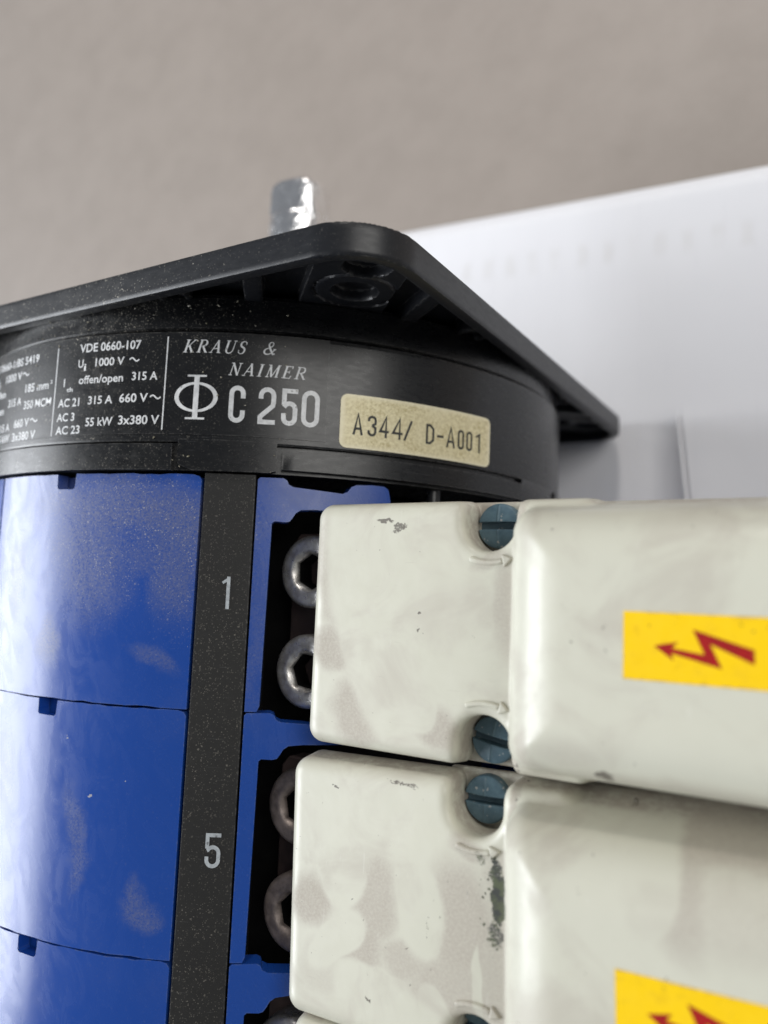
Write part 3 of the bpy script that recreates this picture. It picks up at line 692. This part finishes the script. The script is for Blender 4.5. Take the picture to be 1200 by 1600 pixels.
scr_me.materials.append(MAT['screw']); scr_me.polygons.foreach_set('use_smooth', [True]*len(scr_me.polygons)); scr_me.set_sharp_from_angle(angle=math.radians(50))
def arrow(cx, cy, sgn):
    """raised curved turning arrow next to a screw"""
    bm = bmesh.new(); rad = 7.3; pts = []
    for i in range(9):
        a = math.radians(-116+i*5.6); pts.append((cx+rad*math.cos(a), cy+sgn*rad*.82*math.sin(a)-sgn*.2))
    L = []
    fl = bmesh.new(); ribbon(fl, pts, .85)
    e = Vector(pts[-1]); d = (e-Vector(pts[-2])).normalized(); nn = Vector((-d.y, d.x))
    fl.faces.new([fl.verts.new((e+q).to_3d()) for q in (nn*1.05-d*.1, d*1.7, -nn*1.05-d*.1)])
    for v in fl.verts: v.co.z = 54.95
    r = bmesh.ops.extrude_face_region(fl, geom=fl.faces[:])
    for q in r['geom']:
        if isinstance(q, bmesh.types.BMVert): q.co.z = 54.2
    merge(bm, fl); return from_bm(bm)
BOLT = [(115.7, -25.2), (118.5, -24.55), (117.8, -25.35), (121.4, -25.85), (120.1, -23.0), (126.7, -24.95), (126.7, -26.6), (122.0, -24.6), (123.3, -27.35), (117.7, -25.95), (118.0, -26.8)]
def warning_me():
    bm = extrude_xy([(112.1, -21.2), (131.0, -21.2), (131.0, -29.4), (112.1, -29.4)], 69.6, 71.70)
    b = bmesh.new(); add_poly(b, BOLT)
    for v in b.verts: v.co.z = 71.73
    merge(bm, b, 1)
    for v in bm.verts: v.co -= Vector((OX, YC, OZ))
    return bm
ANG = [(0, -9), (-1, -6), (5, 0)]
for k in range(3):
    cvr = put('terminal_cover', cov_me2 if k == 1 else cov_me, root, OX, YC-k*PITCH, OZ)
    if k == 1:                                                   # the lower cover sits a little askew on its screws
        th = math.radians(1.7); px_ = 82.5
        cvr.rotation_euler.z = th; cvr.location = ((OX-.5+px_-px_*math.cos(th))*.001, (YC-PITCH-.35-px_*math.sin(th))*.001, OZ*.001)
    for s, a in zip((1, -1), ANG[k]): put('cover_screw', scr_me, cvr, NX-.5, s*16.75, 0, a)
    for s in (1, -1):
        link('turning_arrow', arrow(NX+.4, s*16.75 if s > 0 else -16.75, 1 if s > 0 else -1), MAT['cream'], cvr, bevel=.28)
    bm = warning_me()
    link('warning_label', from_bm(bm), [MAT['yellow'], MAT['red']], cvr, angle=30)

# crumbs of grit and lint lying on the switch: uncountable
random.seed(3); bm = bmesh.new()
def crumb(p, r, el=1.):
    b = bmesh.new(); bmesh.ops.create_icosphere(b, subdivisions=1, radius=r)
    rot = Matrix.Rotation(random.uniform(0, 6), 3, random.choice('XYZ'))
    for v in b.verts: v.co = rot @ Vector((v.co.x*el*random.uniform(.7, 1.3), v.co.y*random.uniform(.5, 1.2), v.co.z*random.uniform(.5, 1.)))+Vector(p)
    merge(bm, b)
for i in range(70):
    a = math.radians(random.uniform(-14, 42)); y = random.choice((random.uniform(27.4, 34), random.uniform(27.4, 33), random.uniform(6, 26), random.uniform(.5, 5)))
    r = 75.3 if y > 27 else R+.25
    crumb((r*math.sin(a), y, r*math.cos(a)), random.uniform(.07, .2), random.uniform(1, 2.2))
m_ = simple('grit', (.45, .42, .36), (.22, .20, .13), 1.5, .7, .9)
d = link('grit_crumbs', from_bm(bm), m_, angle=0); d['kind'] = 'stuff'
d['label'] = 'pale crumbs of grit and lint scattered over the black drum'; d['category'] = 'grit'
